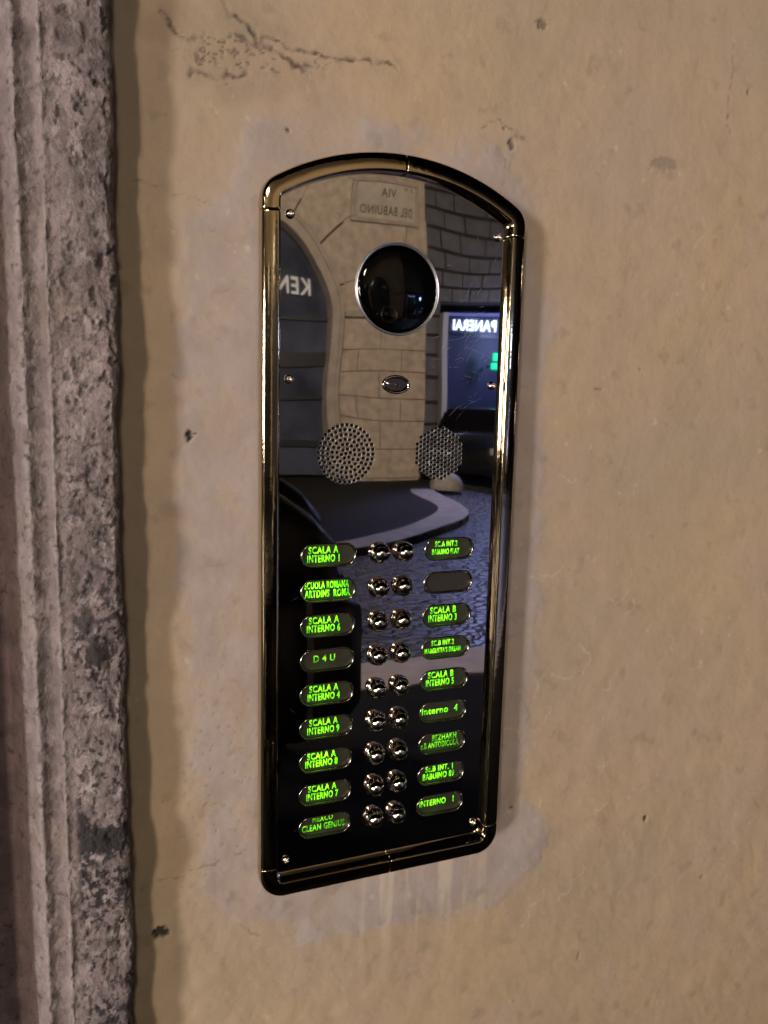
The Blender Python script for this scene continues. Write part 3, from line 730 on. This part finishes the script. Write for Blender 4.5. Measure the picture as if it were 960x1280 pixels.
for i in range(len(zc)-1):
    xs = [4.09, 4.75, 5.49] if i % 2 else [4.09, 4.40, 5.10, 5.49]
    if i == 0: xs = [4.09, 4.42, 5.49]
    for a, b in zip(xs[:-1], xs[1:]): P(boxo('ashlar', a+.006, b-.006, YF-.04, YF+.014, zc[i]+.007, zc[i+1]-.007, MSTN, pal, .006))
P(boxo('string_course', 4.08, 5.55, YF-.04, YF+.10, 2.80, 2.92, MST2, pal, .02))
for i, z in enumerate((2.94, 3.42, 3.92, 5.0, 5.5, 6.0)):
    for a, b in ((4.6, 5.05), (5.07, 5.49)) if z < 4 else ((4.2, 4.8), (4.82, 5.49)):
        P(boxo('ashlar', a, b, YF-.04, YF+.010, z, z+.47, MSTN, pal, .006))
P(boxo('added_dark_front', -7.0, .30, YF-.06, YF+.02, .10, 3.3, MBK, pal))  # unseen dark front, added so the brass frame mirrors something dark
for z in np.arange(.3, 3.2, .24): P(boxo('dark_front_slat', -6.98, .28, YF+.0, YF+.04, z, z+.20, MGLS, pal))  # slats of the added dark front
P(boxo('window_pane', AX-RI, AX+RI, YF-.30, YF-.28, .12, AZ+RI-.03, MGLS, pal))
for z, h in ((2.02, .22), (1.44, .05), (2.74, .05), (.62, .1)): P(boxo('glazing_bar', AX-RI, AX+RI, YF-.27, YF-.22, z, z+h, MBK, pal))
def text_obj(name, txt, h, mt, parent, center, width=None, depth=.01, face=1):
    """lettering on a facade that faces +y: reads left to right for someone standing in the street"""
    me, wd = text_mesh(txt, h, 1.0); s = (width/wd) if width else 1; wd *= s
    for v in me.vertices: v.co = Vector((-(v.co.x*s - wd/2), 0, v.co.z - h/2))
    me.materials.append(mt); o = mesh_obj(name, me, None, parent); o.location = center
    return o
MSGN = mat('sign_white', (.75, .75, .78), .5)
P(text_obj('shop_lettering', 'KEN', .26, MSGN, pal, (3.23, YF-.20, 3.32), .56))
# street name plaque
pq = tag(empty('street_name_plaque', (4.72, YF, 4.26)), 'framed marble street name plaque on the stone pier, mirrored in the plate', 'plaque')
def Q(o): o.matrix_parent_inverse = Matrix.Translation((-4.72, 12, -4.26)); return o
Q(boxo('slab', 4.15, 5.29, YF+.012, YF+.035, 4.26, 4.93, mat('plaque_marble', (.42, .36, .28), .6, 0, .15, 6), pq))
for a in ((4.15, 5.29, 4.26, 4.32), (4.15, 5.29, 4.87, 4.93), (4.15, 4.21, 4.32, 4.87), (5.23, 5.29, 4.32, 4.87)):
    Q(boxo('border', a[0], a[1], YF+.030, YF+.075, a[2], a[3], MST2, pq, .012))
MINK = mat('incised_lettering', (.09, .075, .06), .8)
Q(text_obj('lettering', 'VIA', .13, MINK, pq, (4.72, YF+.037, 4.72), .26))
Q(text_obj('lettering', 'DEL BABUINO', .13, MINK, pq, (4.72, YF+.037, 4.46), .88))
Q(text_obj('lettering', 'R. IV', .07, MINK, pq, (4.36+.72, YF+.037, 4.81), .16))

# darker block building beyond the corner with a lit shop
dk = tag(empty('dark_stone_building', (8, -15, 0)), 'dark block-built building beyond the corner with a lit blue shop front, mirrored in the plate', 'building')
def D(o): o.matrix_parent_inverse = Matrix.Translation((-8, 15, 0)); return o
YD = -15.0
D(boxo('wall', 5.0, 20, -17, YD-.06, 3.52, 9, MJNT, dk)); D(boxo('wall', 5.0, 7.2, -17, YD-.06, 0, 3.52, MJNT, dk)); D(boxo('wall', 10.5, 20, -17, YD-.06, 0, 3.52, MJNT, dk))
row = 0; z = 3.55
while z < 7.6:
    x = 5.9 + (.28 if row % 2 else 0)
    while x < 10.6:
        L = random.uniform(.42, .60); D(boxo('stone_block', x+.012, x+L-.012, YD-.08, YD+random.uniform(-.01, .02), z+.03, z+.34, MDKB, dk, .015)); x += L
    z += .37; row += 1
z = .2
while z < 3.4:
    D(boxo('stone_block', 5.9, 6.55, YD-.08, YD, z+.03, z+.4, MDKB, dk, .015)); D(boxo('stone_block', 6.58, 7.17, YD-.08, YD+.01, z+.03, z+.4, MDKB, dk, .015)); z += .43
D(boxo('shop_frame', 7.22, 7.36, YD-.1, YD+.1, .1, 3.30, mat('pale_frame', (.6, .58, .6), .4), dk))
D(boxo('shop_frame', 7.36, 10.4, YD-.1, YD+.1, 3.24, 3.30, emit('lintel_painted_glow', (.30, .33, 1), .45), dk))  # blue sign light on the lintel, put in as emission
D(boxo('sign_board', 7.36, 10.4, YD-.1, YD-.02, 2.80, 3.24, mat('sign_board', (.02, .025, .06), .3), dk))
D(text_obj('sign_lettering', 'PANERAI', .22, emit('sign_glow', (.55, .70, 1), 8.0), dk, (8.12, YD+.02, 3.04), 1.16))
D(boxo('shop_interior', 7.36, 10.4, YD-1.2, YD-1.1, .1, 2.80, mat('shop_interior', (.10, .12, .25), .5, 0, .5, 2), dk))
D(boxo('shop_glass', 7.36, 10.4, YD-.06, YD-.05, .1, 2.80, emit('lit_shop_glass', (.06, .08, .28), .06), dk))
# green cross sign
gc = tag(empty('green_light_sign', (8.50, -14.6, 2.2)), 'small glowing green sign beside the blue shop front, mirrored in the plate', 'sign')
def G_(o): o.matrix_parent_inverse = Matrix.Translation((-8.50, 14.6, -2.2)); return o
MGN = emit('green_glow', (.0, .9, .42), 2.2)
G_(boxo('lit_bar', 8.40, 8.60, -14.62, -14.55, 2.14, 2.26, MGN, gc, .02)); G_(boxo('lit_bar', 8.44, 8.56, -14.625, -14.545, 2.30, 2.46, MGN, gc, .02)); G_(boxo('bracket', 8.48, 8.52, -14.95, -14.63, 2.18, 2.22, MBK, gc))
# guard stone
V = []; F = []
for i, (r, z) in enumerate([(.27, .06), (.29, .12), (.27, .20), (.22, .28), (.13, .33), (.01, .34)]):
    for k in range(14): V.append((r*math.cos(2*PI*k/14)*(1+.08*math.sin(3*k+i)), r*.8*math.sin(2*PI*k/14), z))
for i in range(5):
    for k in range(14): F.append((i*14+k, i*14+(k+1) % 14, (i+1)*14+(k+1) % 14, (i+1)*14+k))
tag(pyd('guard_stone', V, F, MKRB, None, True, (5.28, -10.45, 0)), 'stubby pale guard stone at the pavement corner, mirrored in the plate', 'guard stone')

# cars
def car(name, loc, rz, label, tail=0):
    root = tag(empty(name, loc, rz), label, 'car', 'parked cars mirrored in the plate')
    side = [(-2.0, .28), (-2.05, .55), (-1.98, .82), (-1.55, .93), (-.95, 1.38), (-.2, 1.46), (.55, 1.40), (1.05, .98), (1.75, .86), (2.02, .66), (2.06, .40), (2.0, .25)]
    bm = bmesh.new(); rings = []
    for y, s in ((-.84, .90), (-.86, 1.0), (-.60, 1.0), (0, 1.01), (.60, 1.0), (.86, 1.0), (.84, .90)):
        rr = []
        for x, z in side:
            top = max(0, (z-.92)/.5); yy = y*(1-.20*top)
            rr.append(bm.verts.new((x*(.97 if abs(y) > .8 else 1), yy, .25+(z-.25)*(s if abs(y) > .8 else 1))))
        rings.append(rr)
    n = len(side)
    for a, b in zip(rings[:-1], rings[1:]):
        for i in range(n): bm.faces.new((a[i], a[(i+1) % n], b[(i+1) % n], b[i]))
    bm.faces.new(rings[0][::-1]); bm.faces.new(rings[-1])
    body = bmo('body', bm, MBLK, root)
    mod = body.modifiers.new('Bevel', 'BEVEL'); mod.width = .06; mod.segments = 3
    body.data.polygons.foreach_set('use_smooth', [True]*len(body.data.polygons))
    for s in (-1, 1):
        bm = bmesh.new(); q = [(-1.25, .98), (-.85, 1.32), (.45, 1.34), (.85, 1.0)]
        a = [bm.verts.new((x, s*(.875-.13*max(0, (z-.92)/.5)), z)) for x, z in q]; b = [bm.verts.new((x, s*.6, z)) for x, z in q]
        bm.faces.new(a); bm.faces.new(b[::-1])
        for i in range(4): bm.faces.new((a[i], b[i], b[(i+1) % 4], a[(i+1) % 4]))
        bmo('side_window', bm, MGLS, root)
        for x in (-1.28, 1.30):
            V, F = lathe([(.22, -.11), (.31, -.11), (.33, -.08), (.33, .08), (.31, .11), (.22, .11)], 24)
            wv = pyd('wheel', V, F, MTYR, root, True, (x, s*.80, .33)); V, F = lathe([(.01, -.09*-s), (.12, -.10*-s), (.22, -.09*-s)], 24); pyd('rim', V, F, MRIMS, wv, True)
        tl = boxo('tail_light', -2.07, -1.97, s*.60-.14, s*.60+.14, .66, .80, emit('tail_light', (1, .03, .06), 6.0) if tail else mat('tail_lens', (.3, .01, .01), .2), root, .02)
        boxo('headlight', 1.92, 2.04, s*.58-.16, s*.58+.16, .60, .72, mat('headlight', (.5, .5, .52), .1, .6), root, .02)
    return root
car('parked_car', (7.25, -12.9, 0), 2.2, 'black car parked past the stone corner, mirrored in the plate')
car('parked_car', (8.8, -11.2, 0), 2.5, 'dark car right of the stone corner, mirrored in the plate', 0)
MSCO = mat('scooter_plastic', (.014, .013, .013), .38, 0, .3, 8, spec=.3)
# scooter on the near pavement
sco = tag(empty('motor_scooter', (-.10, -2.50, .12)), 'black motor scooter nearer the kerb, behind another, mirrored in the plate', 'scooter', 'scooters on the near pavement')
def loft(name, secs, m, parent):
    """secs: (x, half width, z low, z high) rings of a rounded body"""
    V = []; F = []; n = 20
    for x, hw, z0, z1 in secs:
        for k in range(n):
            a = 2*PI*k/n; c, d = math.cos(a), math.sin(a)
            V.append((x, hw*math.copysign(abs(c)**.6, c), (z0+z1)/2+(z1-z0)/2*math.copysign(abs(d)**.6, d)))
    for i in range(len(secs)-1):
        for k in range(n): F.append((i*n+k, i*n+(k+1) % n, (i+1)*n+(k+1) % n, (i+1)*n+k))
    F.append(tuple(range(n))[::-1]); F.append(tuple(range(len(V)-n, len(V))))
    return pyd(name, V, F, m, parent, True)
loft('rear_body', [(-.20, .14, .30, .55), (-.05, .19, .28, .66), (.20, .22, .30, .70), (.45, .22, .30, .76), (.66, .21, .26, .78), (.82, .17, .26, .76), (.92, .08, .34, .70)], MSCO, sco)
loft('seat', [(-.28, .12, .62, .72), (-.15, .15, .64, .78), (.15, .16, .66, .80), (.40, .15, .70, .84), (.48, .10, .72, .82)], MTYR, sco)
tc_ = loft('top_case', [(.34, .16, .76, 1.02), (.40, .22, .75, 1.08), (.60, .22, .75, 1.09), (.72, .20, .75, 1.02), (.80, .13, .76, .94)], MSCO, sco)
loft('floorboard', [(-.75, .16, .22, .30), (-.15, .17, .22, .30)], MSCO, sco)
loft('leg_shield', [(-.92, .12, .26, .84), (-.86, .22, .26, .92), (-.78, .24, .26, .90), (-.74, .20, .28, .84)], MSCO, sco)
loft('handlebar_cover', [(-.94, .08, .92, 1.02), (-.86, .14, .92, 1.08), (-.74, .12, .93, 1.06)], MSCO, sco)
for s_ in (-1, 1):
    bm = bmesh.new(); box(bm, -.80, -.76, min(s_*.1, s_*.34), max(s_*.1, s_*.34), .98, 1.02); bmo('grip', bm, MTYR, sco)
    V, F = lathe([(.001, 0), (.05, .004), (.055, .012), (.05, .03), (.001, .035)], 16); o = pyd('mirror', V, F, MSCO, sco, True, (-.82, s_*.32, 1.22)); o.rotation_euler.z = PI/2
    bm = bmesh.new(); box(bm, -.825, -.812, s_*.315-.006, s_*.315+.006, 1.0, 1.18); bmo('mirror_stem', bm, MSCO, sco)
for x in (-.98, .42):
    V, F = lathe([(.16, -.05), (.22, -.05), (.24, -.02), (.24, .02), (.22, .05), (.16, .05)], 28); wv = pyd('wheel', V, F, MTYR, sco, True, (x, 0, .24))
    V, F = lathe([(.02, -.05), (.05, -.03), (.165, -.045)], 28); pyd('rim', V, F, MRIMS, wv, True)
bm = bmesh.new(); box(bm, .51, .555, .205, .226, 1.032, 1.044); bmo('side_reflector', bm, emit('tail_light', (1, .03, .12), .07), sco)
for x in (.34, .50, .66): boxo('rack_bar', x, x+.022, .222, .240, .32, .78, mat('dull_steel', (.14, .14, .15), .5, .5), sco, .004)
V, F = lathe([(.001, -.03), (.06, -.02), (.075, .02)], 20); o = pyd('headlight', V, F, MRIMS, sco, True, (-.93, 0, .97)); o.rotation_euler.z = -PI/2
# a second scooter parked alongside, nearer the wall
s2 = sco.copy(); COL.objects.link(s2); s2.location = (-.21, -1.98, .12)
s2['label'] = 'black motor scooter nearer the wall with a red side light, mirrored in the plate'
for ch in list(sco.children):
    if ch.name.startswith('side_reflector'): ch.parent = s2; continue
    c = ch.copy(); COL.objects.link(c); c.parent = s2
    for g in ch.children: d = g.copy(); COL.objects.link(d); d.parent = c
